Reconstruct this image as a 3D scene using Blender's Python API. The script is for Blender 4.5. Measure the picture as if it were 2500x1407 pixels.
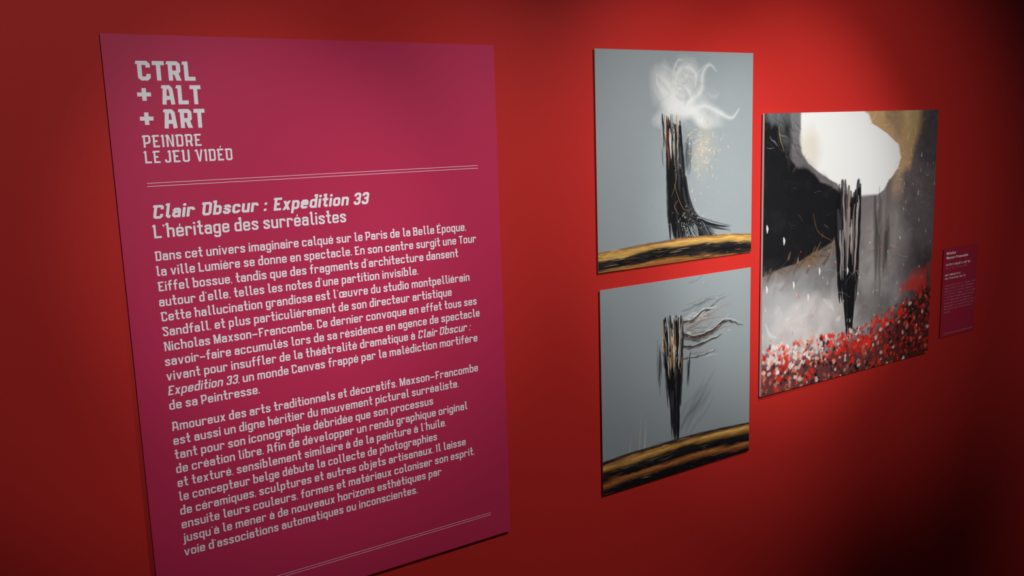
import bpy, bmesh, math, random
import numpy as np
from mathutils import Matrix, Vector
from mathutils.geometry import delaunay_2d_cdt

for o in list(bpy.data.objects):
    bpy.data.objects.remove(o, do_unlink=True)
scn = bpy.context.scene
COL = scn.collection

# ------------------------------------------------------------------ camera
cd = bpy.data.cameras.new('camera')
cam = bpy.data.objects.new('camera', cd)
COL.objects.link(cam)
cd.sensor_fit = 'HORIZONTAL'
cd.sensor_width = 36.0
cd.lens = 32.10
cd.clip_start = 0.01
right = Vector((0.8331453587320259, -0.5520958310029749, -0.03254235105855686))
up = Vector((0.11872958390563654, 0.1210803871594554, 0.9855165273859746))
fwd = Vector((0.5401593256890768, 0.824942260545822, -0.16642767088639693))
m3 = Matrix((right, up, -fwd)).transposed()
cam.matrix_world = Matrix.Translation((-0.46802, -1.2872, 1.60054)) @ m3.to_4x4()
scn.camera = cam

# ------------------------------------------------------------------ light
scn.view_settings.view_transform = 'Standard'
scn.view_settings.look = 'None'
scn.view_settings.gamma = 1.0
scn.view_settings.use_curve_mapping = False
scn.view_settings.exposure = 0.0

world = bpy.data.worlds.new('gallery_dark')
scn.world = world
world.use_nodes = True
bg = world.node_tree.nodes['Background']
bg.inputs[0].default_value = (1.0, 0.75, 1.0, 1)
bg.inputs[1].default_value = 0.055


def spot(name, loc, target, half, rad, col, size, blend=1.0):
    """gallery spotlight: rad = radiance a white wall would show at 1 m on axis"""
    ld = bpy.data.lights.new(name, 'SPOT')
    ld.energy = rad * 4 * math.pi * math.pi
    ld.color = col
    ld.spot_size = 2 * half
    ld.spot_blend = blend
    ld.shadow_soft_size = size
    o = bpy.data.objects.new(name, ld)
    COL.objects.link(o)
    o.location = loc
    d = Vector(target) - Vector(loc)
    o.rotation_euler = d.to_track_quat('-Z', 'Y').to_euler()
    return o


WALL_R = 0.48
# the row of track spotlights over the wall, outside the frame: position, aim, half angle, log intensity, edge softness
for nm, p, c in (('spotlight_pictures', (0.5752, -2.0579, 2.3628, 1.1076, 1.4278, 0.2019, 1.4817, 0.9603), (1.0, 0.995, 0.98)),
                 ('spotlight_panel_edge', (-0.3017, -1.9988, 2.4086, -0.1442, 1.6321, 0.3086, 0.4698, 0.628), (1.0, 0.98, 1.0)),
                 ('spotlight_wash', (-0.1656, -1.9381, 2.2273, 1.1721, 1.464, 0.3101, 1.1607, 0.9455), (1.0, 0.995, 0.97)),
                 ('spotlight_label', (2.7437, -1.3794, 2.6207, 2.6843, 1.087, 0.3762, 0.0, 0.798), (1.0, 0.98, 0.97)),
                 ('spotlight_panel', (-0.128, -1.8437, 2.4556, -0.0356, 1.4705, 0.1584, 0.4572, 0.9273), (1.0, 0.985, 1.0)),
                 ('spotlight_corner', (0.8405, -1.1052, 2.3348, 0.5147, 1.0922, 0.5029, 0.4579, 0.9822), (1.0, 0.97, 0.97))):
    spot(nm, p[:3], (p[3], 0, p[4]), p[5], math.exp(p[6]), c, 0.03, p[7])


# ------------------------------------------------------------------ helpers
def mat(name, col, rough=0.6, spec=0.3, noise=0.0, bump=0.0, scale=200.0):
    m = bpy.data.materials.new(name)
    m.use_nodes = True
    nt = m.node_tree
    b = nt.nodes['Principled BSDF']
    b.inputs['Base Color'].default_value = (*col, 1)
    b.inputs['Roughness'].default_value = rough
    b.inputs['Specular IOR Level'].default_value = spec
    if noise or bump:
        tc = nt.nodes.new('ShaderNodeTexCoord')
        nz = nt.nodes.new('ShaderNodeTexNoise')
        nz.inputs['Scale'].default_value = scale
        nz.inputs['Detail'].default_value = 4
        nt.links.new(tc.outputs['Object'], nz.inputs['Vector'])
        if noise:
            mp = nt.nodes.new('ShaderNodeMapRange')
            mp.inputs['To Min'].default_value = 1 - noise
            mp.inputs['To Max'].default_value = 1 + noise
            nt.links.new(nz.outputs['Fac'], mp.inputs['Value'])
            mx = nt.nodes.new('ShaderNodeMix')
            mx.data_type = 'RGBA'
            mx.blend_type = 'MULTIPLY'
            mx.inputs['Factor'].default_value = 1.0
            mx.inputs['A'].default_value = (*col, 1)
            nt.links.new(mp.outputs['Result'], mx.inputs['B'])
            nt.links.new(mx.outputs['Result'], b.inputs['Base Color'])
        if bump:
            bp = nt.nodes.new('ShaderNodeBump')
            bp.inputs['Strength'].default_value = bump
            bp.inputs['Distance'].default_value = 0.001
            nt.links.new(nz.outputs['Fac'], bp.inputs['Height'])
            nt.links.new(bp.outputs['Normal'], b.inputs['Normal'])
    return m


def link(name, me, material, parent=None):
    o = bpy.data.objects.new(name, me)
    COL.objects.link(o)
    if material:
        me.materials.append(material)
    if parent:
        o.parent = parent
    return o


def box_bm(bm, x0, x1, y0, y1, z0, z1, bevel=0.0):
    vs = [bm.verts.new((x, y, z)) for x in (x0, x1) for y in (y0, y1) for z in (z0, z1)]
    fs = []
    for q in ((0, 1, 3, 2), (4, 6, 7, 5), (0, 4, 5, 1), (2, 3, 7, 6), (0, 2, 6, 4), (1, 5, 7, 3)):
        fs.append(bm.faces.new([vs[i] for i in q]))
    bmesh.ops.recalc_face_normals(bm, faces=fs)
    if bevel:
        es = list({e for f in fs for e in f.edges})
        bmesh.ops.bevel(bm, geom=es, offset=bevel, segments=2, affect='EDGES', profile=0.5)


def box(name, x0, x1, y0, y1, z0, z1, material, parent=None, bevel=0.0):
    bm = bmesh.new()
    box_bm(bm, x0, x1, y0, y1, z0, z1, bevel)
    me = bpy.data.meshes.new(name)
    bm.to_mesh(me)
    bm.free()
    return link(name, me, material, parent)


def thing(name, label, cat, loc, group=None):
    o = bpy.data.objects.new(name, None)
    COL.objects.link(o)
    o.empty_display_size = 0.05
    o.location = loc
    o['label'] = label
    o['category'] = cat
    if group:
        o['group'] = group
    return o


# ------------------------------------------------------------------ setting
M_WALL = mat('red_wall_paint', (WALL_R, 0.021, 0.0165), 0.62, 0.15, 0.03, 0.12, 160)
M_FLOOR = mat('dark_floor', (0.05, 0.045, 0.045), 0.5, 0.3, 0.1, 0.05, 30)
M_CEIL = mat('black_ceiling', (0.02, 0.02, 0.02), 0.8, 0.2, 0.1, 0.05, 60)
wall = box('wall_back', -3.0, 5.0, 0.0, 0.12, 0.0, 3.2, M_WALL)
floor = box('floor', -3.0, 5.0, -4.0, 0.12, -0.1, 0.0, M_FLOOR)
ceil = box('ceiling', -3.0, 5.0, -4.0, 0.12, 3.2, 3.3, M_CEIL)
for o, l, c in ((wall, 'tall plain wall painted matt red', 'wall'), (floor, 'dark floor along the red wall', 'floor'),
                (ceil, 'black ceiling above the red wall', 'ceiling')):
    o['kind'] = 'structure'
    o['label'] = l
    o['category'] = c

# ------------------------------------------------------------------ lettering
K, X, ASC, DES = 14.0, 10.0, 15.1, -4.2


def octo(cx, cy, r):
    k = r * math.tan(math.pi / 8)
    return [(cx - r, cy - k), (cx - k, cy - r), (cx + k, cy - r), (cx + r, cy - k),
            (cx + r, cy + k), (cx + k, cy + r), (cx - k, cy + r), (cx - r, cy + k)]


def glyph(ch, w, bold):
    """strokes (centre line, closed) and polygons of one letter; widths in 1/14 cap heights"""
    h = w / 2
    c = 1.15 if bold else 0.95
    S, P = [], []
    L, B = h, h
    acc = None
    base = {'é': 'e', 'è': 'e', 'ê': 'e', 'à': 'a', 'â': 'a', 'É': 'E'}
    if ch in base:
        acc = {'é': 1, 'É': 1, 'è': 2, 'à': 2, 'ê': 3, 'â': 3}[ch]
        ch = base[ch]
    s0 = 0.75 if bold else 0.25

    def spur(x, top):
        P.append([(x - 1.3, top - 2.3), (x + h, top - 2.1), (x + h, top), (x - s0, top)])

    T = X - h
    wide = 0.5 if bold else 0.0
    W = 7.2 + wide
    R = W - h
    if ch == 'a':
        W = 7.1 + wide
        R = W - h
        m = 5.75
        S += [[(L, T - 1.9), (L, T - c), (L + c, T), (R - c, T), (R, T - c), (R, 0)],
              [(R, m), (L + c, m), (L, m - c), (L, B + c), (L + c, B), (R - c, B), (R, B + c)]]
    elif ch == 'b':
        S += [[(L, 0), (L, ASC)], [(L, T), (R - c, T), (R, T - c), (R, B + c), (R - c, B), (L, B)]]
        spur(0, ASC)
    elif ch == 'c':
        S += [[(R, T - 2.3), (R, T - c), (R - c, T), (L + c, T), (L, T - c), (L, B + c), (L + c, B), (R - c, B),
               (R, B + c), (R, B + 2.3)]]
    elif ch == 'd':
        S += [[(R, 0), (R, ASC)], [(R, T), (L + c, T), (L, T - c), (L, B + c), (L + c, B), (R, B)]]
        spur(R - h, ASC)
    elif ch == 'e':
        m = 5.1
        S += [[(L, m), (R, m)], [(R, m - h), (R, T - c), (R - c, T), (L + c, T), (L, T - c), (L, B + c), (L + c, B),
                                 (R - c, B), (R, B + c), (R, B + 2.0 - (0.5 if bold else 0))]]
    elif ch == 'f':
        W = 5.6 + wide
        sx = 1.4 + h
        S += [[(W, ASC - h), (sx + c, ASC - h), (sx, ASC - h - c), (sx, 0)], [(0, T), (W - 0.3, T)]]
    elif ch == 'g':
        S += [[(R, T), (L + c, T), (L, T - c), (L, B + c), (L + c, B), (R, B)],
              [(R, X), (R, DES + h + c), (R - c, DES + h), (L + c + .3, DES + h), (L + .3, DES + h + c), (L + .3, DES + 2.9)]]
    elif ch == 'h':
        S += [[(L, 0), (L, ASC)], [(L, T), (R - c, T), (R, T - c), (R, 0)]]
        spur(0, ASC)
    elif ch == 'i':
        W = w
        S += [[(L, 0), (L, X)]]
        P.append(octo(L, 12.7, h * 1.12))
    elif ch == 'j':
        W = w + 1.6
        R = W - h
        S += [[(R, X), (R, DES + h + c), (R - c, DES + h), (0, DES + h)]]
        P.append(octo(R, 12.7, h * 1.12))
    elif ch == 'l':
        sx = 1.1 + h
        W = 1.1 + w + 1.5
        S += [[(sx, ASC), (sx, B + c), (sx + c, B), (W, B)]]
        P.append([(W - 0.9, B), (W, B), (W, B + h + .7), (W - 0.9, B + h)])
        spur(1.1, ASC)
    elif ch == 'm':
        W = 11.0 + wide
        R = W - h
        Mx = W / 2
        S += [[(L, 0), (L, X)], [(L, T), (Mx - c, T), (Mx, T - c), (Mx, 0)], [(Mx - c, T), (R - c, T), (R, T - c), (R, 0)]]
    elif ch == 'n':
        S += [[(L, 0), (L, X)], [(L, T), (R - c, T), (R, T - c), (R, 0)]]
    elif ch == 'o':
        S += [[(L + c, B), (R - c, B), (R, B + c), (R, T - c), (R - c, T), (L + c, T), (L, T - c), (L, B + c), 'closed']]
    elif ch == 'p':
        S += [[(L, DES), (L, X)], [(L, T), (R - c, T), (R, T - c), (R, B + c), (R - c, B), (L, B)]]
    elif ch == 'q':
        S += [[(R, DES), (R, X)], [(R, T), (L + c, T), (L, T - c), (L, B + c), (L + c, B), (R, B)]]
    elif ch == 'r':
        W = 6.6 + wide
        R = W - h
        S += [[(L, 0), (L, X)], [(L, T), (R - c, T), (R, T - c), (R, T - 2.2)]]
    elif ch == 's':
        W = 6.9 + wide
        R = W - h
        S += [[(R, T - 2.3), (R, T - c), (R - c, T), (L + c, T), (L, T - c), (L, T - 2.1), (R, B + 2.5), (R, B + c),
               (R - c, B), (L + c, B), (L, B + c), (L, B + 2.3)]]
    elif ch == 't':
        sx = 1.6 + h
        W = 5.6 + wide
        S += [[(sx, ASC - .2), (sx, B + c), (sx + c, B), (W, B)], [(0, T), (W - .1, T)]]
        P.append([(W - 0.9, B), (W, B), (W, B + h + .6), (W - 0.9, B + h)])
        spur(1.6, ASC - .2)
    elif ch == 'u':
        S += [[(L, X), (L, B + c), (L + c, B), (R, B)], [(R, 0), (R, X)]]
    elif ch == 'v':
        W = 7.7 + wide
        v = w * 1.05
        P.append([(0, X), (v, X), (W / 2, 2.7), (W - v, X), (W, X), (W / 2 + w * .55, 0), (W / 2 - w * .55, 0)])
    elif ch == 'x':
        v = w * 1.12
        P.append([(0, 0), (v, 0), (W, X), (W - v, X)])
        P.append([(W - v, 0), (W, 0), (v, X), (0, X)])
    elif ch == 'z':
        W = 6.6
        v = w * 1.2
        S += [[(0, T), (W, T)], [(0, B), (W, B)]]
        P.append([(0, B), (v, B), (W, T), (W - v, T)])
    elif ch == 'œ':
        W = 12.6
        R = W - h
        Mx = W / 2
        m = 5.1
        S += [[(L + c, B), (Mx, B), (Mx, T), (L + c, T), (L, T - c), (L, B + c), 'closed'], [(Mx, m), (R, m)],
              [(R, m - h), (R, T - c), (R - c, T), (Mx, T), (Mx, B), (R - c, B), (R, B + c), (R, B + 2.0)]]
    elif ch == '.':
        W = 2 * (1.15 if bold else 0.95)
        P.append(octo(W / 2, W / 2, W / 2))
    elif ch == ':':
        W = 2 * (1.35 if bold else 0.95)
        P.append(octo(W / 2, W / 2 + .2, W / 2))
        P.append(octo(W / 2, 8.2, W / 2))
    elif ch == ',':
        W = 1.6
        P.append([(0.1, 1.8), (1.6, 1.8), (1.5, 0.7), (0.9, -0.9), (0.5, -0.9), (0.4, 0.5)])
    elif ch == "'":
        W = 1.7
        P.append([(0, 13.6), (1.7, 13.6), (1.7, 12.5), (1.1, 11.0), (0.6, 11.0), (0.7, 12.3), (0, 12.3)])
    elif ch == '-':
        W = 7.4
        S += [[(0, 5.3), (W, 5.3)]]
    elif ch == '+':
        W = 9.0
        S += [[(0, 7.4), (W, 7.4)], [(W / 2, 2.9), (W / 2, 11.9)]]
    elif ch == '3':
        W = 7.0 + wide
        R = W - h
        T = K - h
        S += [[(L, T - 2.9), (L, T - c), (L + c, T), (R - c, T), (R, T - c), (R, 7.2 + c), (R - c * .9, 7.2), (R, 7.2 - c),
               (R, B + c), (R - c, B), (L + c, B), (L, B + c), (L, B + 2.9)], [(2.5, 7.2), (R - c, 7.2)]]
    else:                                                            # capitals
        T = K - h
        W = 7.4 + (1.0 if bold else 0)
        R = W - h
        if ch == 'A':
            W = 8.6 + (.6 if bold else 0)
            R = W - h
            k = 1.15
            S += [[(L, 0), (L + k, T), (R - k - c, T), (R - k, T - c * 1.2), (R, 0)], [(L + .4, 4.8), (R - .4, 4.8)]]
            P.append([(L + k - h, T - 0.2), (L + k, T - 0.2), (L + k, K), (L + k - h, K)])
            spur(L + k - h, K)
        elif ch == 'B':
            u = R - 0.4
            S += [[(L, 0), (L, K)], [(L, T), (u - c, T), (u, T - c), (u, 7.4 + c), (u - c, 7.4), (L, 7.4)],
                  [(u - c, 7.4), (R, 7.4 - c), (R, B + c), (R - c, B), (L, B)]]
            spur(0, K)
        elif ch == 'C':
            S += [[(R, T - 3.3), (R, T - c), (R - c, T), (L, T)],
                  [(L, K), (L, B + c), (L + c, B), (R - c, B), (R, B + c), (R, B + 3.3)]]
            spur(0, K)
        elif ch == 'D':
            S += [[(L, 0), (L, K)], [(L, T), (R - c, T), (R, T - c), (R, B + c), (R - c, B), (L, B)]]
            spur(0, K)
        elif ch == 'O':
            S += [[(L, K), (L, B + c), (L + c, B), (R - c, B), (R, B + c), (R, T - c), (R - c, T), (L, T)]]
            spur(0, K)
        elif ch in 'EF':
            W = 6.8 + wide
            S += [[(L, 0), (L, K)], [(0, T), (W - .2, T)], [(L, 7.0), (W - 1.9, 7.0)]]
            if ch == 'E':
                S += [[(0, B), (W, B)]]
            spur(0, K)
        elif ch == 'I':
            W = w
            S += [[(L, 0), (L, K)]]
            spur(0, K)
        elif ch == 'J':
            W = 6.4
            R = W - h
            S += [[(R, K), (R, B + c), (R - c, B), (L + c, B), (L, B + c), (L, B + 2.7)]]
            spur(R - h, K)
        elif ch == 'L':
            W = 7.0 + wide
            S += [[(L, 0), (L, K)], [(0, B), (W, B)]]
            spur(0, K)
        elif ch == 'M':
            W = 9.6
            S += [[(L, 0), (L, K)], [(W - h, 0), (W - h, K)]]
            P.append([(h, K), (w + .3, K), (W / 2, 4.8), (W - w - .3, K), (W - h, K), (W / 2 + .95, 0), (W / 2 - .95, 0)])
            spur(0, K)
        elif ch == 'N':
            W = 7.8
            S += [[(L, 0), (L, K)], [(W - h, 0), (W - h, K)]]
            P.append([(h, K), (w + .4, K), (W - h, 0), (W - w - .4, 0)])
            spur(0, K)
        elif ch == 'P':
            S += [[(L, 0), (L, K)], [(L, T), (R - c, T), (R, T - c), (R, 6.0 + c), (R - c, 5.5), (L, 4.6)]]
            spur(0, K)
        elif ch == 'R':
            u = R - 0.1
            S += [[(L, 0), (L, K)], [(L, T), (u - c, T), (u, T - c), (u, 5.9 + c), (u - c, 5.9), (L, 5.9)]]
            P.append([(R - w * 1.25, 6.2), (R - c * .3, 6.2), (W + .2, 0), (W - w * 1.12, 0)])
            spur(0, K)
        elif ch == 'S':
            W = 7.0
            R = W - h
            S += [[(R, T - 3), (R, T - c), (R - c, T), (L, T)], [(L, K), (L, T - 2.6), (R, B + 4.4), (R, B + c), (R - c, B), (L + c, B),
                  (L, B + c), (L, B + 3)]]
            spur(0, K)
        elif ch == 'T':
            W = 7.0 + (1.2 if bold else 0)
            S += [[(.15, T), (W - .15, T)], [(W / 2, 0), (W / 2, T)]]
            P.append([(0, T - h), (.4, T - h), (.4, K), (.2, K)])
            P.append([(W - .4, T - h), (W, T - h), (W - .2, K), (W - .4, K)])
        elif ch == 'U':
            S += [[(L, K), (L, B + c), (L + c, B), (R - c, B), (R, B + c), (R, K)]]
            spur(0, K)
        elif ch == 'V':
            W = 7.8
            v = w * 1.02
            P.append([(0, K), (v, K), (W / 2 + .1, 3.4), (W - v, K), (W, K), (W / 2 + w * .6, 0), (W / 2 - w * .5, 0)])
            spur(0, K)
        else:
            raise ValueError(ch)
    if acc:
        top = (K if base and ch == 'E' else X) + .7
        cx = W / 2
        if acc == 1:
            P.append([(cx - .45, top), (cx + .4, top), (cx + 1.05, top + 2.5), (cx - .35, top + 2.5)])
        elif acc == 2:
            P.append([(cx - .4, top), (cx + .45, top), (cx + .35, top + 2.5), (cx - 1.05, top + 2.5)])
        else:
            P.append([(cx - 1.9, top), (cx - .8, top), (cx, top + 1.3), (cx + .8, top), (cx + 1.9, top), (cx + .5, top + 2.3), (cx - .5, top + 2.3)])
    return W, S, P


def stroke_quads(pts, h):
    closed = pts[-1] == 'closed'
    if closed:
        pts = pts[:-1]
    p = [np.array(q, float) for q in pts]
    n = len(p)
    seg = [(p[(i + 1) % n] - p[i]) for i in range(n if closed else n - 1)]
    seg = [s / max(1e-9, np.hypot(*s)) for s in seg]
    nor = [np.array((-s[1], s[0])) for s in seg]
    out = []
    for i in range(n):
        a = nor[i - 1] if (closed or i > 0) else nor[0]
        b = nor[i % len(nor)] if (closed or i < n - 1) else nor[-1]
        mm = a + b
        mm = mm / max(.3, mm @ a)
        out.append((p[i] + mm * h, p[i] - mm * h))
    quads = []
    for i in range(n if closed else n - 1):
        a, b = out[i], out[(i + 1) % n]
        quads.append([a[0], a[1], b[1], b[0]])
    return quads


_cache = {}


def glyph_faces(ch, st):
    """the letter as non-overlapping triangles"""
    if (ch, st) not in _cache:
        bold = st in 'bz'
        w = (2.62 if st == 'z' else 2.9) if bold else 2.06
        sh = 0.175 if st in 'iz' else 0.0
        W, S, P = glyph(ch, w, bold)
        qs = [q for s in S for q in stroke_quads(s, w / 2)] + P
        co, fa = [], []
        for q in qs:
            ar = sum(q[i][0] * q[(i + 1) % len(q)][1] - q[(i + 1) % len(q)][0] * q[i][1] for i in range(len(q)))
            q = list(q) if ar > 0 else list(q)[::-1]
            fa.append(list(range(len(co), len(co) + len(q))))
            co += [Vector((float(v[0]) + sh * float(v[1]), float(v[1]))) for v in q]
        vo, _, fo, _, _, of = delaunay_2d_cdt(co, [], fa, 1, 1e-4)
        _cache[(ch, st)] = (W, [(v.x, v.y) for v in vo], [list(f) for f, o in zip(fo, of) if o])
    return _cache[(ch, st)]


def layout(runs):
    """runs: list of (text, style); style r regular, b bold, i italic, z bold italic"""
    out = []
    x = 0.0
    prev = None
    for text, st in runs:
        bold = st in 'bz'
        gap = 1.35 if bold else 1.5
        for ch in text:
            if ch == ' ':
                x += 3.7 if not bold else 4.2
                prev = ' '
                continue
            W, V, F = glyph_faces(ch, st)
            if ch in "ABCDEÉFILMNOPRSUV" and prev not in (None, ' '):
                x += 1.0
            if ch in "bh" and prev not in (None, ' '):
                x += 0.35
            if ch in ',.':
                x -= 0.3
            out.append((x, V, F))
            x += W + gap
            if ch == 'r':
                x -= 0.3
            prev = ch
    return out


def lettering(name, items, material, parent, y):
    """items: (runs, x_left, x_right, baseline z, cap height) -> one flat printed mesh"""
    px, _, pz = parent.location
    co, fa = [], []
    for runs, x0, x1, z, cap in items:
        if isinstance(runs, str):
            runs = [(runs, 'r')]
        gl = layout(runs)
        xs = [x + v[0] for x, V, F in gl for v in V]
        a, b = min(xs), max(xs)
        k = cap / K
        kx = (x1 - x0) / (b - a)
        for x, V, F in gl:
            n = len(co)
            co += [(x0 + (x + v[0] - a) * kx - px, y, z + v[1] * k - pz) for v in V]
            fa += [[n + i for i in f] for f in F]
    me = bpy.data.meshes.new(name)
    me.from_pydata(co, [], fa)
    me.update()
    return link(name, me, material, parent)


def rule(name, x0, x1, z0, t, material, parent, y):
    px, _, pz = parent.location
    return box(name, x0 - px, x1 - px, y, y + 0.0001, z0 - t / 2 - pz, z0 + t / 2 - pz, material, parent)


# ------------------------------------------------------------------ text panel
M_PANEL = mat('magenta_print', (0.48, 0.024, 0.080), 0.5, 0.2, 0.02, 0.03, 300)
M_PEDGE = mat('shaded_magenta_edge', (0.16, 0.012, 0.035), 0.7, 0.2, 0.05, 0.05, 300)  # shade of the board's side face put into a darkened magenta
M_INK = mat('pale_grey_lettering', (0.80, 0.79, 0.79), 0.55, 0.25, 0.02, 0.02, 300)
M_LABEL = mat('dimmed_magenta_print', (0.38, 0.017, 0.045), 0.55, 0.15, 0.02, 0.03, 300)  # same magenta as the panel, darkened in the colour for the dim label area
M_FINE = mat('pale_pink_fine_lettering', (0.46, 0.22, 0.28), 0.6, 0.2, 0.02, 0.02, 300)
M_RULE = mat('pale_pink_rule', (0.80, 0.66, 0.70), 0.55, 0.25, 0.02, 0.02, 300)
M_MOUNT = mat('dark_mounting_pad', (0.03, 0.02, 0.02), 0.8, 0.1, 0.1, 0.1, 200)
PX0, PX1, PZ0, PZ1 = -0.2404, 0.3508, 0.9091, 1.7432
panel = thing('text_panel', 'large magenta exhibition text panel with pale French lettering on the red wall, leftmost board', 'sign',
              ((PX0 + PX1) / 2, 0, PZ0))
hw, hh = (PX1 - PX0) / 2, PZ1 - PZ0
box('board', -hw, hw, -0.006, -0.003, 0, hh, M_PEDGE, panel)
box('printed_face', -hw, hw, -0.0062, -0.0060, 0, hh, M_PANEL, panel)
box('mounting_pad', -hw + .03, hw - .03, -0.003, 0, 0.03, hh - .03, M_MOUNT, panel)
YT = -0.0063
C1 = 0.0251
lettering('title_lettering', [
    ([('CTRL', 'b')], -0.2018, -0.1262, 1.6848, C1),
    ([('+', 'b')], -0.2025, -0.1853, 1.6538, C1), ([('ALT', 'b')], -0.1722, -0.1206, 1.6538, C1),
    ([('+', 'b')], -0.2021, -0.1851, 1.6226, C1), ([('ART', 'b')], -0.1724, -0.1179, 1.6226, C1)], M_INK, panel, YT)
lettering('subtitle_lettering', [
    ('PEINDRE', -0.2023, -0.1258, 1.5983, .0162), ('LE', -0.2022, -0.1813, 1.5777, .0162),
    ('JEU', -0.1756, -0.1429, 1.5776, .0162), ('VIDÉO', -0.1363, -0.0853, 1.5774, .0162)], M_INK, panel, YT)
H = 0.0182
lettering('heading_lettering', [
    ([('Clair', 'z')], -0.1976, -0.1420, 1.5040, H), ([('Obscur', 'z')], -0.1334, -0.0536, 1.5036, H),
    ([(':', 'z')], -0.0474, -0.0410, 1.5033, H), ([('Expedition', 'z')], -0.0330, 0.0841, 1.5030, H),
    ([('33', 'z')], 0.0909, 0.1176, 1.5026, H)], M_INK, panel, YT)
lettering('subheading_lettering', [("L'héritage des surréalistes", -0.2005, 0.0772, 1.4780, H)], M_INK, panel, YT)
XL = -0.2008
CB = 0.0130
P1 = [("Dans cet univers imaginaire calqué sur le Paris de la Belle Époque,", 0.2850),
      ("la ville Lumière se donne en spectacle. En son centre surgit une Tour", 0.3034),
      ("Eiffel bossue, tandis que des fragments d'architecture dansent", 0.2680),
      ("autour d'elle, telles les notes d'une partition invisible.", 0.1939),
      ("Cette hallucination grandiose est l'œuvre du studio montpelliérain", 0.2877),
      ("Sandfall, et plus particulièrement de son directeur artistique", 0.2529),
      ("Nicholas Maxson-Francombe. Ce dernier convoque en effet tous ses", 0.2996),
      ("savoir-faire accumulés lors de sa résidence en agence de spectacle", 0.3044),
      ([("vivant pour insuffler de la théâtralité dramatique à ", 'r'), ("Clair Obscur :", 'i')], 0.2865),
      ([("Expedition 33", 'i'), (", un monde Canvas frappé par la malédiction mortifère", 'r')], 0.2982),
      ("de sa Peintresse.", -0.0737)]
P2 = [("Amoureux des arts traditionnels et décoratifs, Maxson-Francombe", 0.2970),
      ("est aussi un digne héritier du mouvement pictural surréaliste,", 0.2582),
      ("tant pour son iconographie débridée que son processus", 0.2092),
      ("de création libre. Afin de développer un rendu graphique original", 0.2731),
      ("et texturé, sensiblement similaire à de la peinture à l'huile,", 0.2313),
      ("le concepteur belge débute la collecte de photographies", 0.2132),
      ("de céramiques, sculptures et autres objets artisanaux. Il laisse", 0.2672),
      ("ensuite leurs couleurs, formes et matériaux coloniser son esprit,", 0.2834),
      ("jusqu'à le mener à de nouveaux horizons esthétiques par", 0.2184),
      ("voie d'associations automatiques ou inconscientes.", 0.1725)]
NOSPUR = 0.0008
lettering('first_paragraph_lettering', [(t, XL, x1, 1.4475 - i * 0.02077, CB) for i, (t, x1) in enumerate(P1)], M_INK, panel, YT)
lettering('second_paragraph_lettering', [(t, XL + NOSPUR, x1, 1.2092 - i * 0.02055, CB) for i, (t, x1) in enumerate(P2)], M_INK, panel, YT)
for z in (1.5516, 1.5474):
    rule('rule_line', -0.2012, 0.3120, z, 0.0007, M_RULE, panel, YT)
for z in (0.9535, 0.9497):
    rule('rule_line', -0.2012, 0.3112, z, 0.0006, M_RULE, panel, YT)

# ------------------------------------------------------------------ caption label
LX0, LX1, LZ0, LZ1 = 1.6490, 1.8000, 1.0597, 1.2845
lab = thing('caption_label', 'small magenta caption label with tiny pale text, right of the red-flowered painting', 'label',
            ((LX0 + LX1) / 2, 0, LZ0))
lw, lh = (LX1 - LX0) / 2, LZ1 - LZ0
box('board', -lw, lw, -0.005, -0.0042, 0, lh, M_PEDGE, lab)
box('printed_face', -lw, lw, -0.0052, -0.0050, 0, lh, M_LABEL, lab)
box('mounting_pad', -lw + .012, lw - .012, -0.0042, 0, 0.012, lh - .012, M_MOUNT, lab)
YL = -0.0053
lettering('name_lettering', [([('Nicholas', 'b')], 1.6610, 1.7007, 1.2695, .0066),
                             ([('Maxson-Francombe', 'b')], 1.6613, 1.7566, 1.2583, .0066)], M_INK, lab, YL)


def blurred_words(name, rows, material, parent, y):
    """rows of unreadable small print: one thin upright tick per letter"""
    rnd = random.Random(name)
    bm = bmesh.new()
    px, _, pz = parent.location
    for x0, x1, z, hgt, t in rows:
        x = x0
        while x < x1 - hgt * .4:
            n = rnd.randint(2, 9)
            for k in range(n):
                if x > x1:
                    break
                hh_ = hgt * (1.35 if rnd.random() < .25 else 1.0)
                wd = hgt * rnd.uniform(.45, .75)
                for (a, b, c_, d) in ((0, t, 0, hh_), (t, wd, hgt - t if rnd.random() < .5 else 0, hgt if rnd.random() < .5 else t)):
                    if d <= c_:
                        d = c_ + t
                    vs = [bm.verts.new((x + u - px, y, z + v - pz)) for u, v in ((a, c_), (b, c_), (b, d), (a, d))]
                    bm.faces.new(vs)
                x += wd + t * .8
            x += hgt * .6
    me = bpy.data.meshes.new(name)
    bm.to_mesh(me)
    bm.free()
    return link(name, me, material, parent)


blurred_words('artwork_title_lettering', [(1.6603, 1.7701, 1.2410, .0050, .0011)], M_INK, lab, YL)
blurred_words('technique_lettering', [(1.661, 1.7624, 1.2335, .0026, .0003)], M_FINE, lab, YL)
blurred_words('lender_lettering', [(1.6590, 1.7289, 1.2160, .0040, .0008), (1.6600, 1.7494, 1.2073, .0040, .0008)], M_INK, lab, YL)
blurred_words('paragraph_lettering', [(1.6603, 1.7985 - (0.006 * (i % 3)) if i < 9 else 1.6895, 1.1895 - i * .00755, .0030, .0004)
                                      for i in range(10)], M_FINE, lab, YL)
rule('rule_line', 1.6615, 1.7935, 1.0690, 0.0006, M_FINE, lab, YL)
rule('rule_line', 1.6615, 1.7935, 1.0672, 0.0006, M_FINE, lab, YL)

# ------------------------------------------------------------------ paintings
rng = np.random.default_rng(7)


def lin(r, g, b):
    a = np.array((r, g, b), float) / 255
    return np.where(a < .04045, a / 12.92, ((a + .055) / 1.055) ** 2.4)


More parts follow.
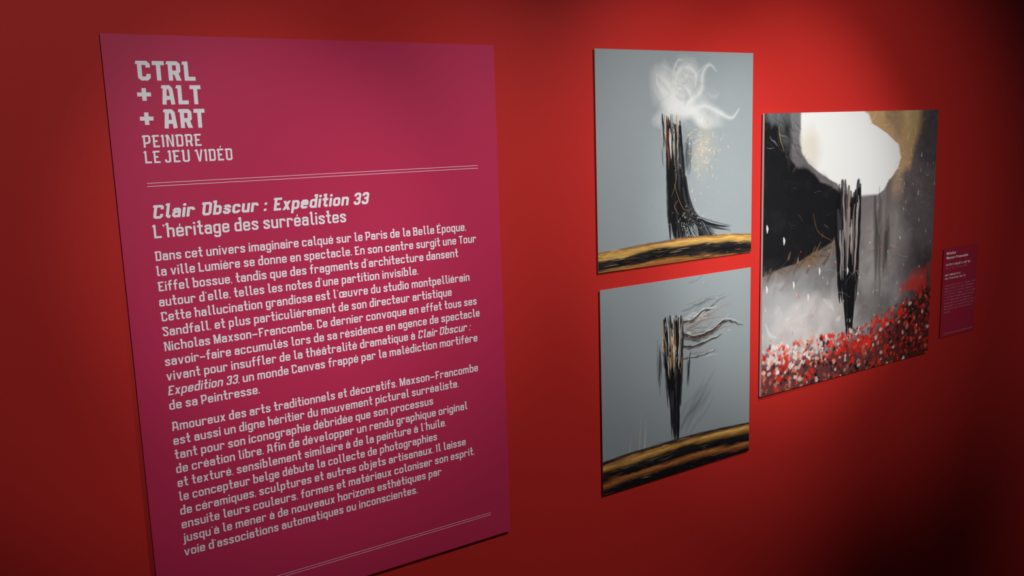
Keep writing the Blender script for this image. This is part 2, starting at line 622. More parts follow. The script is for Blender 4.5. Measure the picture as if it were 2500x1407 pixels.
def vnoise(nx, nz, fx, fz, seed, octaves=4, gain=.5):
    """smooth value noise over a nz x nx canvas, 0..1"""
    r = np.random.default_rng(seed)
    out = np.zeros((nz, nx))
    amp, tot = 1.0, 0.0
    for o in range(octaves):
        gx, gz = int(fx * 2 ** o) + 2, int(fz * 2 ** o) + 2
        g = r.random((gz + 1, gx + 1))
        xs = np.linspace(0, min(gx - 1, fx * 2 ** o), nx)
        zs = np.linspace(0, min(gz - 1, fz * 2 ** o), nz)
        xi, zi = xs.astype(int), zs.astype(int)
        xf, zf = xs - xi, zs - zi
        xf, zf = xf * xf * (3 - 2 * xf), (zf * zf * (3 - 2 * zf))[:, None]
        a = g[np.ix_(zi, xi)] * (1 - xf) + g[np.ix_(zi, xi + 1)] * xf
        b = g[np.ix_(zi + 1, xi)] * (1 - xf) + g[np.ix_(zi + 1, xi + 1)] * xf
        out += amp * (a * (1 - zf) + b * zf)
        tot += amp
        amp *= gain
    return out / tot


class Canvas:
    """u to the right, v downwards, both 0..1; the artworks are square"""

    def __init__(self, nx, nz, seed):
        self.nx, self.nz, self.seed = nx, nz, seed
        self.U, self.V = np.meshgrid(np.linspace(0, 1, nx), np.linspace(0, 1, nz))
        self.img = np.zeros((nz, nx, 3))
        self.r = np.random.default_rng(seed)

    def n(self, fx, fz, k, octaves=4, gain=.5):
        return vnoise(self.nx, self.nz, fx, fz, self.seed * 100 + k, octaves, gain)

    def mix(self, a, col):
        a = np.clip(a, 0, 1)[..., None]
        self.img = self.img * (1 - a) + np.asarray(col) * a

    def stroke(self, pts, widths, col, alpha=1.0, soft=.35, ragged=0.0):
        """a brush stroke along a smooth path"""
        p = np.array(pts, float)
        n = len(p)
        wd = np.interp(np.linspace(0, 1, n), np.linspace(0, 1, len(widths)), widths) if len(widths) != n else np.array(widths, float)
        if n > 2:                                                   # Catmull-Rom
            q, wq = [], []
            for i in range(n - 1):
                p0, p1, p2, p3 = p[max(i - 1, 0)], p[i], p[i + 1], p[min(i + 2, n - 1)]
                for t in np.linspace(0, 1, 8, endpoint=(i == n - 2)):
                    q.append(.5 * (2 * p1 + (p2 - p0) * t + (2 * p0 - 5 * p1 + 4 * p2 - p3) * t * t + (3 * p1 - p0 - 3 * p2 + p3) * t ** 3))
                    wq.append(wd[i] * (1 - t) + wd[i + 1] * t)
            p, wd = np.array(q), np.array(wq)
        mg = wd.max() * 1.6 + .004
        i0, i1 = int(max(0, (p[:, 0].min() - mg) * self.nx)), int(min(self.nx, (p[:, 0].max() + mg) * self.nx + 2))
        j0, j1 = int(max(0, (p[:, 1].min() - mg) * self.nz)), int(min(self.nz, (p[:, 1].max() + mg) * self.nz + 2))
        if i1 <= i0 or j1 <= j0:
            return
        u, v = self.U[j0:j1, i0:i1], self.V[j0:j1, i0:i1]
        if ragged:
            g = self.r.normal(size=2) * 3
            v = v + ragged * np.sin(u * 90 + g[0] + 3 * np.sin(v * 70)) * .5
            u = u + ragged * np.sin(v * 110 + g[1] + 3 * np.sin(u * 60)) * .5
        best = np.full(u.shape, -9.0)
        for k in range(len(p) - 1):
            d = p[k + 1] - p[k]
            L2 = max(1e-12, d @ d)
            t = np.clip(((u - p[k, 0]) * d[0] + (v - p[k, 1]) * d[1]) / L2, 0, 1)
            dist = np.hypot(u - p[k, 0] - t * d[0], v - p[k, 1] - t * d[1])
            ww = wd[k] * (1 - t) + wd[k + 1] * t + 1e-5
            best = np.maximum(best, (ww - dist) / (ww * soft + .0008))
        a = np.clip(best, 0, 1)
        a = (a * a * (3 - 2 * a) * alpha)[..., None]
        self.img[j0:j1, i0:i1] = self.img[j0:j1, i0:i1] * (1 - a) + np.asarray(col) * a

    def blob(self, cu, cv, ru, rv, ang=0.0, soft=.5, warp=0.0, k=1):
        """soft ellipse mask"""
        u, v = self.U - cu, self.V - cv
        if warp:
            u = u + warp * (self.n(6, 6, k) - .5)
            v = v + warp * (self.n(6, 6, k + 50) - .5)
        ca, sa = math.cos(ang), math.sin(ang)
        d = np.hypot((u * ca + v * sa) / ru, (-u * sa + v * ca) / rv)
        return np.clip((1 - d) / soft + .0, 0, 1)


GREY = lin(141, 149, 151)
WHITE = lin(208, 209, 206)
BLACK = lin(16, 16, 18)
CHAR = lin(50, 52, 56)
GOLD = lin(206, 164, 88)
OCHRE = lin(158, 106, 48)
CREAM = lin(224, 202, 158)
RUST = lin(136, 76, 42)


def span(c, keys, soft, k, rough=.02, f=14):
    """mask between a left and a right edge given at heights: (v, u_left, u_right), with brushed edges"""
    v = np.array([q[0] for q in keys])
    n1 = c.n(f, f * .7, k, 4) - .5
    n2 = c.n(f * .7, f, k + 1, 4) - .5
    Vw = np.clip(c.V + rough * n2, v[0], v[-1])
    lo = np.interp(Vw, v, [q[1] for q in keys])
    hi = np.interp(Vw, v, [q[2] for q in keys])
    Uw = c.U + rough * 1.6 * n1
    m = np.clip(np.minimum(Uw - lo, hi - Uw) / soft + .5, 0, 1)
    ends = np.clip(np.minimum(c.V + rough * n1 - v[0], v[-1] - c.V + rough * n2) / soft + .5, 0, 1)
    return m * ends


def ground(c, hz, bands, seed):
    """band of dark and gold brush marks along the lower edge; bands: (depth, colour)"""
    r = np.random.default_rng(seed)
    n1 = vnoise(c.nx, c.nz, 6, 70, seed + 3, 4, .6) - .5
    n2 = vnoise(c.nx, c.nz, 3, 12, seed + 5, 4, .6) - .5
    dep = c.V - hz
    d = np.clip(dep + .018 * n1 + .05 * n2 * np.clip(dep / .05, 0, 1), 0, 1)
    col = np.stack([np.interp(d, [b[0] for b in bands], [b[1][i] for b in bands]) for i in range(3)], -1)
    col = col * (1 + 1.3 * n1)[..., None]
    a = np.clip((dep + .012 * n1) / .006, 0, 1)[..., None]
    c.img = c.img * (1 - a) + np.clip(col, .003, 1) * a
    brushwork(c, r, 420, (.03, .12), (.0015, .0045), .45, (.4, .85), (0, 1, float(hz.min()) + .004, 1), (-.05, .05), dep > .004)
    for _ in range(210):
        i = r.integers(c.nx)
        u = i / (c.nx - 1)
        h0 = hz[0, i] if hz.ndim == 2 else hz
        v = h0 + .008 + r.random() ** 1.5 * (.99 - h0)
        ln = r.uniform(.02, .11)
        q = [OCHRE, RUST * .7, BLACK, BLACK, CHAR, CREAM, RUST, BLACK][r.integers(8)]
        c.stroke([(u - ln / 2, v), (u, v + r.normal() * .002), (u + ln / 2, v + r.normal() * .003)], [.001, r.uniform(.001, .003), .001], q, r.uniform(.25, .7), .8)


def daubs(c, r, n, pos, length, ang, width, cols, alpha=(.5, .95), soft=.6, ragged=.004):
    for k in range(n):
        u, v = pos()
        a = r.normal(*ang)
        ln = r.uniform(*length)
        c.stroke([(u, v), (u + math.cos(a) * ln * .5 + r.normal() * .003, v + math.sin(a) * ln * .5), (u + math.cos(a) * ln, v + math.sin(a) * ln)],
                 [.0015, r.uniform(*width), .001], cols[r.integers(len(cols))], r.uniform(*alpha), soft, ragged)


def bundle(c, r, n, u0, u1, v0, v1, e0, e1, width, cols, alpha=(.6, .95), soft=.5, curve=0.0):
    """upright brush strokes side by side, from the span u0..u1 at the top to e0..e1 at the foot"""
    for k in range(n):
        t = r.random()
        a, b = u0 + (u1 - u0) * t, e0 + (e1 - e0) * t + r.normal() * .004
        s0, s1 = r.uniform(*v0), r.uniform(*v1)
        w0 = r.uniform(*width)
        pts = [(a + (b - a) * q ** (1 + curve) + r.normal() * .0022, s0 + (s1 - s0) * q) for q in (0, .25, .5, .75, 1)]
        c.stroke(pts, [w0 * .5, w0, w0 * r.uniform(.7, 1.1), w0 * .8, w0 * .2], cols[r.integers(len(cols))], r.uniform(*alpha), soft, .0012)


def brushwork(c, r, n, length, width, jitter, alpha, area=(0, 1, 0, 1), ang=(0, 3.2), within=None):
    """loose strokes in the colours already on the canvas, so that soft fields read as paint"""
    for k in range(n):
        u, v = r.uniform(area[0], area[1]), r.uniform(area[2], area[3])
        i, j = int(u * (c.nx - 1)), int(v * (c.nz - 1))
        if within is not None and within[j, i] < .5:
            continue
        col = np.clip(c.img[j, i] * math.exp(r.normal() * jitter), .002, .9)
        a, ln = r.uniform(*ang), r.uniform(*length)
        du, dv = math.cos(a) * ln, math.sin(a) * ln
        bend = r.normal() * .25 * ln
        c.stroke([(u - du / 2, v - dv / 2), (u + bend * .3, v - bend * .3), (u + du / 2, v + dv / 2)],
                 [.001, r.uniform(*width), .001], col, r.uniform(*alpha), .8)


def paint_vapour(nx, nz):
    """grey field, white vapour, a dark flaring plume of brush marks and gold flecks over a gold-and-black ground"""
    c = Canvas(nx, nz, 3)
    r = np.random.default_rng(11)
    c.img[:] = GREY
    c.img *= (1 + .06 * (c.n(5, 5, 1) - .5) + .03 * (c.n(90, 90, 2, 2) - .5))[..., None]
    # vapour: folded soft veils
    f1, f2 = c.n(5, 5, 3, 3), c.n(4, 4, 4, 3)
    fold = 1 - np.abs(2 * vnoise(nx, nz, 7, 6, 77, 3, .45) - 1)
    for (cu, cv, ru, rv, an, al) in ((.42, .17, .085, .085, .3, .85), (.53, .13, .085, .085, -.2, .55), (.47, .24, .08, .10, .6, .95),
                                     (.60, .27, .17, .045, .15, .75), (.62, .20, .10, .10, .5, .35)):
        m = c.blob(cu, cv, ru * 1.35, rv * 1.35, an, .75, .12, int(cu * 97))
        c.mix(m * al * (.35 + .75 * fold), WHITE)
    for pts, w0 in ((((.44, .26), (.54, .29), (.66, .255), (.76, .285), (.85, .315), (.905, .27)), .030),
                    (((.45, .23), (.55, .235), (.64, .185), (.655, .10), (.70, .06), (.745, .09)), .026),
                    (((.40, .19), (.365, .15), (.36, .10)), .014),
                    (((.47, .16), (.50, .09), (.56, .075), (.61, .11), (.60, .17)), .022),
                    (((.46, .15), (.47, .08), (.50, .04), (.53, .05)), .010),
                    (((.52, .27), (.58, .22), (.54, .17), (.48, .18)), .024)):
        c.stroke(pts, [w0 * .8, w0 * 1.3, w0 * 1.2, w0 * .7, w0 * .2], WHITE, .38, 1.0)
        c.stroke(pts, [w0 * .3, w0 * .6, w0 * .55, w0 * .3, w0 * .06], WHITE, .38, 1.0)
    for k in range(26):
        u, v = r.normal(.51, .085), r.normal(.18, .05)
        a, cur, s = r.uniform(0, 6.28), r.normal() * .9, r.uniform(.018, .04)
        pts = []
        for q in range(6):
            pts.append((u, v))
            u, v, a = u + math.cos(a) * s, v + math.sin(a) * s, a + cur * .35
        wd = r.uniform(.008, .020)
        c.stroke(pts, [.002, wd, wd * 1.2, wd * .6, .001], WHITE if r.random() < .62 else GREY, r.uniform(.14, .34), 1.0)
    # dark flaring plume: plain upright strokes side by side
    dk = [BLACK, BLACK, BLACK, CHAR]
    bundle(c, r, 48, .425, .52, (.32, .48), (.80, .925), .44, .58, (.011, .020), dk, (.8, .98), .4, .6)
    bundle(c, r, 34, .47, .54, (.55, .68), (.86, .92), .50, .76, (.011, .020), dk, (.75, .97), .4, 1.2)
    bundle(c, r, 16, .53, .56, (.72, .78), (.85, .90), .66, .86, (.005, .012), dk, (.5, .9), .6, .8)
    bundle(c, r, 9, .50, .66, (.80, .84), (.88, .92), .52, .72, (.004, .009), [GREY * .7, GREY * .85], (.5, .8), .6)
    bundle(c, r, 46, .385, .50, (.28, .42), (.36, .56), .40, .50, (.003, .009), [CREAM * .9, OCHRE, RUST, CHAR, BLACK, BLACK, GREY * .8, WHITE], (.55, .95), .5)
    bundle(c, r, 8, .53, .58, (.40, .46), (.52, .62), .53, .57, (.005, .010), [BLACK, CHAR], (.3, .7), .9)
    c.mix(c.blob(.555, .48, .06, .14, .1, .9, .08, 40) * .3, CHAR)
    # gold flecks
    c.mix(c.blob(.66, .46, .11, .16, .2, 1.0, .12, 41) * .22, CREAM)
    for k in range(190):
        u, v = .655 + r.normal() * .055, .455 + r.normal() * .085
        a = r.uniform(0, 6.28)
        ln = r.uniform(.006, .026)
        col = [CREAM, CREAM, GOLD, WHITE, OCHRE][r.integers(5)]
        c.stroke([(u, v), (u + math.cos(a) * ln * .6, v + math.sin(a) * ln * .4), (u + math.cos(a + .8) * ln, v + math.sin(a + .8) * ln)],
                 [.0008, r.uniform(.0014, .0036), .0006], col, r.uniform(.35, .9), .7)
    for k in range(60):
        u, v = .57 + r.normal() * .06, .80 + r.normal() * .035
        c.stroke([(u, v), (u + r.normal() * .010, v + r.normal() * .006)], [.001, .0022], WHITE if r.random() < .7 else GOLD, r.uniform(.4, .9), .6)
    for k in range(50):
        u, v = .5 + r.normal() * .13, .55 + r.normal() * .22
        c.stroke([(u, v), (u + r.normal() * .006, v + r.uniform(0, .008))], [.0008, .0018], BLACK, r.uniform(.3, .8), .6)
    for pts in (((.47, .50), (.48, .60), (.45, .68)), ((.47, .62), (.50, .70), (.54, .75), (.60, .74)), ((.49, .70), (.47, .73), (.50, .77))):
        c.stroke(pts, [.0012, .0014, .0008], GOLD, .8, .5)
    hz = .905 - .030 * np.sin(c.U * math.pi * .85) + .010 * c.U
    dark = lin(34, 33, 32)
    ground(c, hz, [(0, lin(60, 56, 50)), (.010, OCHRE), (.020, GOLD), (.038, GOLD * .8), (.050, dark), (.078, BLACK), (.090, dark), (.105, OCHRE * .8), (.13, RUST)], 21)
    return c.img


def paint_wind(nx, nz):
    """grey field, a dark upright of brush marks with streaks blown to the right, gold-and-black slope"""
    c = Canvas(nx, nz, 5)
    r = np.random.default_rng(23)
    c.img[:] = GREY * .95
    c.img *= (1 + .06 * (c.n(5, 5, 1) - .5) + .03 * (c.n(90, 90, 2, 2) - .5))[..., None]
    for k in range(12):                                              # soft smoke low right
        u, v = r.uniform(.52, .62), r.uniform(.62, .78)
        c.stroke([(u - .05, v + .07), (u, v), (u + .07, v - .05), (u + .13, v - .12)], [.008, .022, .020, .004], CHAR, r.uniform(.06, .2), 1.0)
    # streaks blown to the right
    for k in range(34):
        v = r.normal(.26, .06)
        u = r.uniform(.45, .60)
        ln = r.uniform(.10, .32)
        dv = -.12 * ln + r.normal() * .02
        col = [CHAR, CHAR, lin(84, 86, 90), WHITE, RUST, lin(110, 110, 112)][r.integers(6)]
        c.stroke([(u, v), (u + ln * .35, v + dv * .3 + r.normal() * .01), (u + ln * .7, v + dv + r.normal() * .012), (u + ln, v + dv * 1.2 + r.normal() * .02)],
                 [.006, r.uniform(.004, .014), .006, .0006], col, r.uniform(.2, .6), .95, .003)
    for pts, w0 in ((((.49, .275), (.60, .315), (.72, .30), (.82, .26), (.95, .305)), .020), (((.47, .33), (.58, .36), (.70, .345), (.80, .325)), .013),
                    (((.50, .22), (.58, .225), (.66, .185), (.74, .19)), .012), (((.52, .41), (.64, .415), (.76, .40)), .006)):
        c.stroke(pts, [w0, w0 * 1.3, w0 * 1.1, w0 * .5, .001], BLACK, .85, .6, .005)
        c.stroke([(a, b - w0 * .7) for a, b in pts], [.002, w0 * .22, w0 * .22, .0006], WHITE, .7, .7, .003)
        c.stroke([(a, b + w0 * .4) for a, b in pts], [.002, w0 * .4, w0 * .3, .0006], lin(120, 104, 98), .6, .8, .004)
    # upright: plain strokes side by side, narrowing to the foot
    dk = [BLACK, BLACK, BLACK, CHAR]
    bundle(c, r, 60, .385, .52, (.17, .36), (.44, .66), .42, .505, (.009, .019), dk, (.7, .97), .45)
    bundle(c, r, 26, .425, .505, (.44, .58), (.76, .84), .452, .49, (.007, .015), dk, (.75, .98), .5)
    bundle(c, r, 44, .38, .52, (.17, .40), (.26, .52), .39, .51, (.003, .008), [GREY * .9, OCHRE, CREAM * .8, lin(96, 94, 92), WHITE, CHAR, BLACK], (.45, .9), .6)
    bundle(c, r, 10, .35, .375, (.28, .40), (.46, .58), .345, .37, (.003, .007), [BLACK, CHAR, lin(110, 108, 106)], (.4, .8), .7)
    bundle(c, r, 8, .545, .57, (.36, .44), (.50, .60), .54, .555, (.003, .007), [BLACK, CHAR], (.4, .8), .7)
    for k in range(80):                                              # gold sparks
        u, v = .66 + r.normal() * .09, .25 + r.normal() * .08
        ln = r.uniform(.006, .034)
        c.stroke([(u, v), (u + ln, v - ln * .25)], [.0008, r.uniform(.001, .004)], [GOLD, OCHRE, CREAM, WHITE][r.integers(4)], r.uniform(.3, .85), .8)
    for k in range(5):                                                # pale drips low left
        u = r.uniform(.16, .30)
        c.stroke([(u, r.uniform(.62, .74)), (u - .01, .80), (u - .012, .845)], [.001, .003, .005], WHITE if k % 2 else CREAM * .8, r.uniform(.35, .7), .7)
    hz = .830 - .018 * np.sin(c.U * math.pi) + .008 * c.U
    dark = lin(30, 29, 28)
    ground(c, hz, [(0, dark), (.012, lin(50, 44, 36)), (.022, OCHRE), (.036, GOLD * .9), (.050, OCHRE * .7), (.062, dark), (.098, BLACK), (.108, RUST), (.122, OCHRE), (.134, RUST * .8),
                   (.150, BLACK), (.2, BLACK)], 31)
    return c.img


def paint_bloom(nx, nz):
    """black drift, bright pale opening, grey mist and a strip of red and white petals"""
    c = Canvas(nx, nz, 9)
    r = np.random.default_rng(41)
    n1, n2 = c.n(5, 5, 1, 5), c.n(12, 12, 2, 5)
    c.img[:] = lin(104, 98, 98)
    c.img *= (.45 + 1.1 * n1)[..., None]
    c.mix(np.clip((c.U - .62) * 4, 0, 1) * np.clip(1.2 - c.V * 1.3, 0, 1) * .8, lin(88, 78, 80))
    # pale mist lower left and middle
    c.mix(np.clip((c.V - .50) * 5, 0, 1) * np.clip(1.3 - c.U * 1.35, 0, 1) * (.25 + .75 * n1), lin(164, 164, 164))
    c.mix(c.blob(.10, .72, .34, .22, 0, .9, .25, 7) * .75, lin(176, 176, 176))
    c.mix(c.blob(.30, .80, .30, .13, 0, .9, .25, 8) * .75, lin(204, 194, 190))
    c.mix(c.blob(.30, .66, .12, .10, .3, .9, .3, 28) * .6, lin(84, 84, 86))
    c.mix(c.blob(.66, .52, .15, .26, .15, .9, .25, 9) * .65, lin(156, 148, 142))
    c.mix(c.blob(.62, .75, .16, .10, 0, .9, .25, 29) * .5, lin(104, 94, 90))
    c.mix(c.blob(.92, .66, .18, .24, 0, .9, .25, 10) * .8, lin(50, 38, 42))
    c.mix(c.blob(.22, .53, .17, .06, -.25, .8, .2, 14) * .75, lin(104, 78, 52))
    # upper right: mauve grey field, brown rim
    c.mix(span(c, [(-.1, .60, 1.2), (.10, .66, 1.2), (.20, .74, 1.2), (.32, .68, 1.2)], .05, 33, .06), lin(96, 86, 86))
    c.mix(span(c, [(-.1, .50, 1.0), (.04, .56, .92), (.10, .66, .88), (.17, .74, .84), (.24, .74, .80)], .035, 35, .05), lin(172, 140, 100))
    c.mix(c.blob(.70, .02, .12, .09, .3, .7, .2, 12) * .8, lin(112, 92, 80))
    c.mix(c.blob(.86, .03, .07, .09, .5, .7, .2, 13) * .7, lin(190, 164, 118))
    c.mix(c.blob(.99, .08, .15, .17, .2, .35, .12, 15) * .9, lin(74, 68, 70))
    # bright opening
    m = span(c, [(-.1, .19, .52), (.0, .185, .53), (.05, .18, .57), (.09, .18, .68), (.13, .19, .745), (.18, .225, .765), (.22, .30, .745), (.26, .39, .69), (.30, .44, .66), (.315, .47, .63)],
             .012, 37, .035, 7)
    c.mix(m, lin(222, 222, 219))
    c.mix(m * c.blob(.24, .12, .07, .11, -.4, .6, .08, 17) * .45, lin(190, 172, 140))
    c.mix(np.clip(np.minimum(c.U - .70, .80 - c.U) / .03, 0, 1) * np.clip(np.minimum(c.V - .18, .36 - c.V) / .06, 0, 1) * (1 - m) * .4, lin(190, 160, 124))
    # black drift from the upper left down to the uprights
    edge = np.interp(c.V + .03 * (n2 - .5), [0, .08, .16, .21, .26, .30, .38, .46, .50, .54, .58], [.125, .135, .155, .24, .36, .43, .44, .42, .30, .16, -.05]) + .05 * (n2 - .5)
    blk = np.clip((edge - c.U) / .022, 0, 1)
    c.mix(blk * .98, BLACK)
    slate = np.clip(vnoise(nx, nz, 9, 5, 70, 4, .6) - .42, 0, 1) * 3.5
    c.mix(blk * slate * np.clip(1.1 - c.V * 4, 0, 1), lin(116, 118, 120))
    c.mix(np.clip(1 - np.abs(c.U - edge - .02) / .035, 0, 1) * np.clip(1 - c.V * 4.2, 0, 1) * .85, lin(104, 108, 112))
    c.mix(blk * np.clip((n1 - .55) * 4, 0, 1) * .4, lin(60, 62, 64))
    daubs(c, r, 40, lambda: (r.uniform(.0, .16), r.uniform(.0, .14)), (.02, .07), (.9, .4), (.002, .006), [CHAR, lin(120, 124, 128), BLACK, BLACK], (.3, .7), .9)
    daubs(c, r, 26, lambda: (r.uniform(.12, .40), r.uniform(.24, .44)), (.01, .04), (.6, .6), (.0008, .002), [CHAR, lin(120, 122, 124)], (.3, .7), .9)
    c.stroke([(.26, .36), (.29, .43), (.38, .475)], [.001, .0018, .001], OCHRE, .8, .5)
    c.stroke([(.07, .04), (.08, .09), (.10, .13)], [.001, .0024, .001], GOLD, .7, .5)
    dim = (c.img.mean(-1) < .45).astype(float)
    brushwork(c, r, 650, (.03, .11), (.008, .024), .32, (.10, .32), (0, 1, .0, .86), (0, 3.2), dim)
    brushwork(c, r, 260, (.015, .05), (.002, .005), .75, (.15, .5), (.62, 1, .0, .70), (0, 3.2), dim)
    for k in range(26):                                               # paler and darker billows in the mist
        u, v = r.uniform(0, .95), r.uniform(.54, .80)
        c.mix(c.blob(u, v, r.uniform(.05, .13), r.uniform(.03, .08), r.normal(), .95, .22, 60 + k) * r.uniform(.15, .45) * (1 if u < .45 else .6),
              [lin(196, 194, 194), lin(92, 90, 92), lin(58, 54, 54), lin(150, 144, 142)][r.integers(4)])
    c.mix(c.blob(.20, .80, .34, .10, -.1, .9, .2, 90) * .6, lin(206, 198, 194))
    for k in range(46):                                               # ragged lower fringe of the black drift
        u = r.uniform(0, .40)
        v = np.interp(u, [0, .16, .30, .42], [.58, .55, .51, .47]) + r.normal() * .02
        a = r.uniform(-1.2, .6)
        ln = r.uniform(.015, .05)
        c.stroke([(u, v), (u + math.cos(a) * ln, v + math.sin(a) * ln)], [r.uniform(.006, .016), .004],
                 [BLACK, BLACK, lin(104, 78, 52), lin(70, 56, 44), lin(132, 104, 72)][r.integers(5)], r.uniform(.2, .6), 1.0)
    # dark upright strokes, loose and side by side
    dk = [BLACK, BLACK, BLACK, BLACK, CHAR]
    bundle(c, r, 64, .385, .525, (.25, .46), (.54, .72), .425, .515, (.011, .022), dk, (.75, .98), .45)
    bundle(c, r, 20, .44, .51, (.50, .62), (.78, .875), .468, .50, (.008, .015), dk, (.75, .98), .5)
    bundle(c, r, 22, .40, .52, (.26, .44), (.46, .64), .41, .51, (.003, .009), [lin(120, 108, 104), lin(170, 152, 144), CHAR, lin(150, 148, 146)], (.5, .9), .6)
    bundle(c, r, 44, .615, .71, (.28, .48), (.50, .74), .635, .70, (.008, .020), [lin(58, 54, 52), CHAR, lin(128, 118, 112), lin(96, 90, 86), BLACK], (.2, .6), .9)
    m = np.clip(np.minimum(c.U - .38, .53 - c.U) / .02, 0, 1) * np.clip(np.minimum(c.V - .26, .7 - c.V) / .02, 0, 1)
    # drifting flecks
    for k in range(170):
        u, v = r.random(), r.uniform(.16, .84)
        if u < .72 and v < .48 or m[int(v * (nz - 1)), int(u * (nx - 1))] > .9:
            continue
        ln = r.uniform(.004, .016)
        col = [WHITE, WHITE, lin(200, 54, 54), lin(214, 74, 60), lin(210, 186, 178)][r.integers(5)]
        c.stroke([(u, v), (u + r.normal() * .003, v + ln)], [.002, r.uniform(.002, .006)], col, r.uniform(.35, .9), .7)
    for (u, v) in ((.018, .385), (.105, .435), (.30, .565), (.16, .60), (.02, .60), (.24, .655), (.46, .58)):
        c.stroke([(u, v), (u + .003, v + .012), (u + .002, v + .026)], [.003, .007, .002], WHITE, .9, .4)
    for k in range(7):                                                # faint sweeping arcs
        u0, v0 = r.uniform(.05, .85), r.uniform(.62, .8)
        c.stroke([(u0, v0), (u0 + .07, v0 - .05), (u0 + .14, v0 - .02)], [.0006, .0014, .0006], lin(190, 186, 180), .45, .7)
    # petal strip
    n3 = c.n(16, 16, 5, 3)
    tp = .865 - .12 * np.clip(c.U - .55, 0, 1) / .45
    d = c.V - tp + .05 * (n3 - .5)
    c.mix(np.clip((c.U - .74) / .12, 0, 1) * np.clip((d + .15) / .08, 0, 1) * np.clip((n3 - .42) * 5, 0, 1) * .85, lin(196, 52, 40))
    c.mix(np.clip((c.U - .72) / .1, 0, 1) * np.clip((d + .05) / .04, 0, 1) * .85, lin(38, 24, 26))
    c.mix(np.clip((d + .01) / .05, 0, 1) * .9, lin(96, 30, 26))

    def dab(u, v, col, w0, alpha=.9):
        a, ln = r.uniform(0, 6.28), w0 * r.uniform(.2, 1.0)
        c.stroke([(u, v), (u + math.cos(a) * ln, v + math.sin(a) * ln)], [w0, w0 * r.uniform(.6, 1)], np.array(col), alpha, .55, .0015)

    reds = [lin(226, 40, 26), lin(206, 40, 30), lin(232, 62, 40), lin(180, 40, 34), lin(214, 88, 70)]
    pale = [lin(232, 226, 220), lin(226, 196, 184), lin(206, 202, 196), lin(222, 150, 128)]
    dusk = [lin(176, 96, 80), lin(134, 60, 54), lin(196, 124, 104), lin(112, 44, 42), lin(206, 60, 44)]
    dark = [lin(34, 24, 26), lin(58, 34, 34), lin(24, 20, 22), lin(80, 56, 54)]
    for k in range(1150):
        u = r.random()
        t0 = .86 - .12 * max(0, u - .55) / .45
        q = r.random() ** 1.15
        v = t0 - .035 + (1.03 - t0 + .03) * q
        x = r.random()
        if q > .5 and u < .62:
            col = (dusk if x < .42 else reds if x < .60 else dark if x < .92 else pale)[r.integers(4)]
        elif u < .36:
            col = (pale if x < .52 else reds if x < .82 else dusk if x < .92 else dark)[r.integers(4)]
        elif u < .72:
            col = (reds if x < .66 else pale if x < .78 else dark if x < .90 else dusk)[r.integers(4)]
        else:
            col = (reds if x < .40 else dark if x < .80 else dusk if x < .94 else pale)[r.integers(4)]
        dab(u, v, col, r.uniform(.004, .0135), r.uniform(.6, .98))
    for u0, v0, cols, n in ((.10, .875, reds, 9), (.13, .90, reds, 6), (.07, .885, pale, 6), (.20, .885, pale, 9), (.26, .89, pale, 6), (.36, .875, reds, 7), (.45, .87, reds, 9), (.44, .90, reds, 7),
                            (.52, .89, reds, 10), (.58, .875, reds, 10), (.63, .85, reds, 9), (.70, .83, reds, 7), (.60, .90, reds, 7), (.80, .80, reds, 6), (.88, .79, dark, 9), (.76, .86, dark, 8),
                            (.16, .865, pale, 6), (.34, .855, dark, 5), (.30, .87, pale, 6), (.92, .72, reds, 5)):
        for k in range(n):
            dab(u0 + r.normal() * .016, v0 + r.normal() * .013, cols[r.integers(4)], r.uniform(.006, .013), .9)
    for k in range(60):                                               # thin stems and seed specks over the strip
        u, v = r.random(), r.uniform(.80, .90) - .08 * r.random()
        c.stroke([(u, v), (u + r.normal() * .01, v + r.uniform(.006, .02))], [.0008, .0016], [WHITE, lin(220, 180, 168), lin(60, 50, 50)][r.integers(3)], r.uniform(.3, .8), .7)
    return c.img


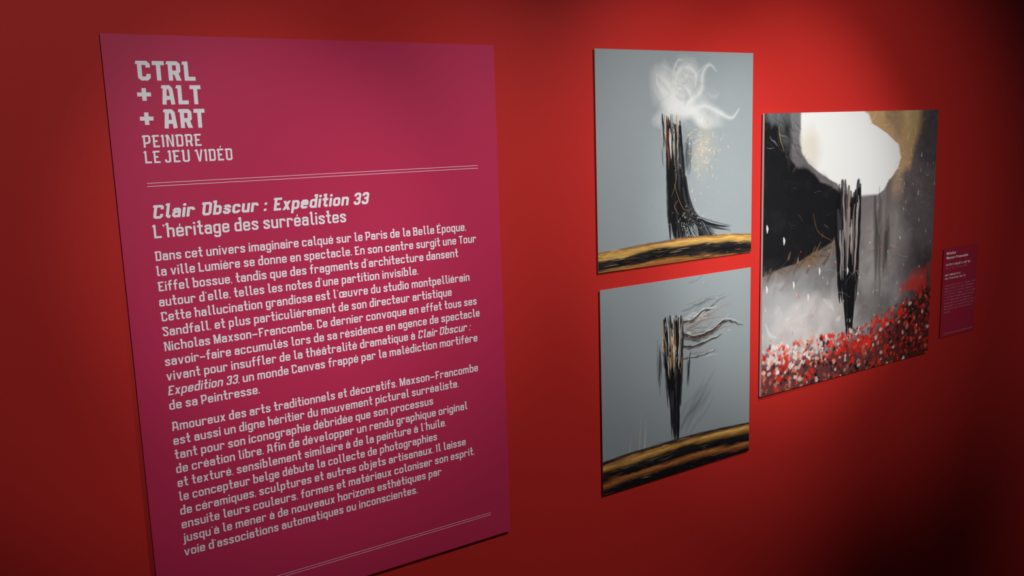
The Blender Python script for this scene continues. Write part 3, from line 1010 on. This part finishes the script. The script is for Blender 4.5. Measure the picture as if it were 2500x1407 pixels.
def print_face(name, img, w, h, y, material, parent):
    nz, nx = img.shape[:2]
    xs = np.linspace(-w / 2, w / 2, nx)
    zs = np.linspace(h, 0, nz)
    co = np.zeros((nz, nx, 3), np.float32)
    co[..., 0] = xs[None]
    co[..., 1] = y
    co[..., 2] = zs[:, None]
    idx = np.arange(nx * nz, dtype=np.int32).reshape(nz, nx)
    quads = np.stack([idx[1:, :-1], idx[1:, 1:], idx[:-1, 1:], idx[:-1, :-1]], -1).reshape(-1, 4)
    me = bpy.data.meshes.new(name)
    me.vertices.add(nx * nz)
    me.vertices.foreach_set('co', co.ravel())
    me.loops.add(quads.size)
    me.loops.foreach_set('vertex_index', quads.ravel())
    me.polygons.add(len(quads))
    me.polygons.foreach_set('loop_start', np.arange(0, quads.size, 4, dtype=np.int32))
    me.update(calc_edges=True)
    at = me.color_attributes.new('paint', 'FLOAT_COLOR', 'POINT')
    rgba = np.ones((nz * nx, 4), np.float32)
    rgba[:, :3] = np.clip(img, 0, 1).reshape(-1, 3)
    at.data.foreach_set('color', rgba.ravel())
    return link(name, me, material, parent)


M_PRINT = bpy.data.materials.new('painted_print')
M_PRINT.use_nodes = True
_nt = M_PRINT.node_tree
_at = _nt.nodes.new('ShaderNodeAttribute')
_at.attribute_name = 'paint'
_b = _nt.nodes['Principled BSDF']
_nt.links.new(_at.outputs['Color'], _b.inputs['Base Color'])
_b.inputs['Roughness'].default_value = 0.5
_b.inputs['Specular IOR Level'].default_value = 0.2
M_EDGE = mat('cream_board_edge', (0.62, 0.52, 0.48), 0.7, 0.2, 0.03, 0.05, 300)


def artwork(label, x0, x1, z0, z1, front, thick, img, group=None):
    t = thing('art_print', label, 'picture', ((x0 + x1) / 2, 0, z0), group)
    w, h = x1 - x0, z1 - z0
    box('board', -w / 2, w / 2, -front, -front + thick, 0, h, M_EDGE, t)
    print_face('printed_face', img, w, h, -front - 0.0002, M_PRINT, t)
    box('mounting_pad', -w / 2 + .02, w / 2 - .02, -front + thick, 0, .02, h - .02, M_MOUNT, t)
    return t


artwork('square grey picture with white vapour over a dark plume, upper of the stacked pair', 0.5600, 0.9600, 1.3460, 1.7425,
        0.0045, 0.0013, paint_vapour(480, 660))
artwork('square grey picture with dark streaks blown right, lower of the stacked pair', 0.5628, 0.9598, 0.9200, 1.3140,
        0.0045, 0.0013, paint_wind(480, 660))
artwork('larger picture with bright pale opening and red petals, right of the grey pair', 0.9906, 1.5925, 1.0328, 1.6245,
        0.0090, 0.0050, paint_bloom(520, 800))
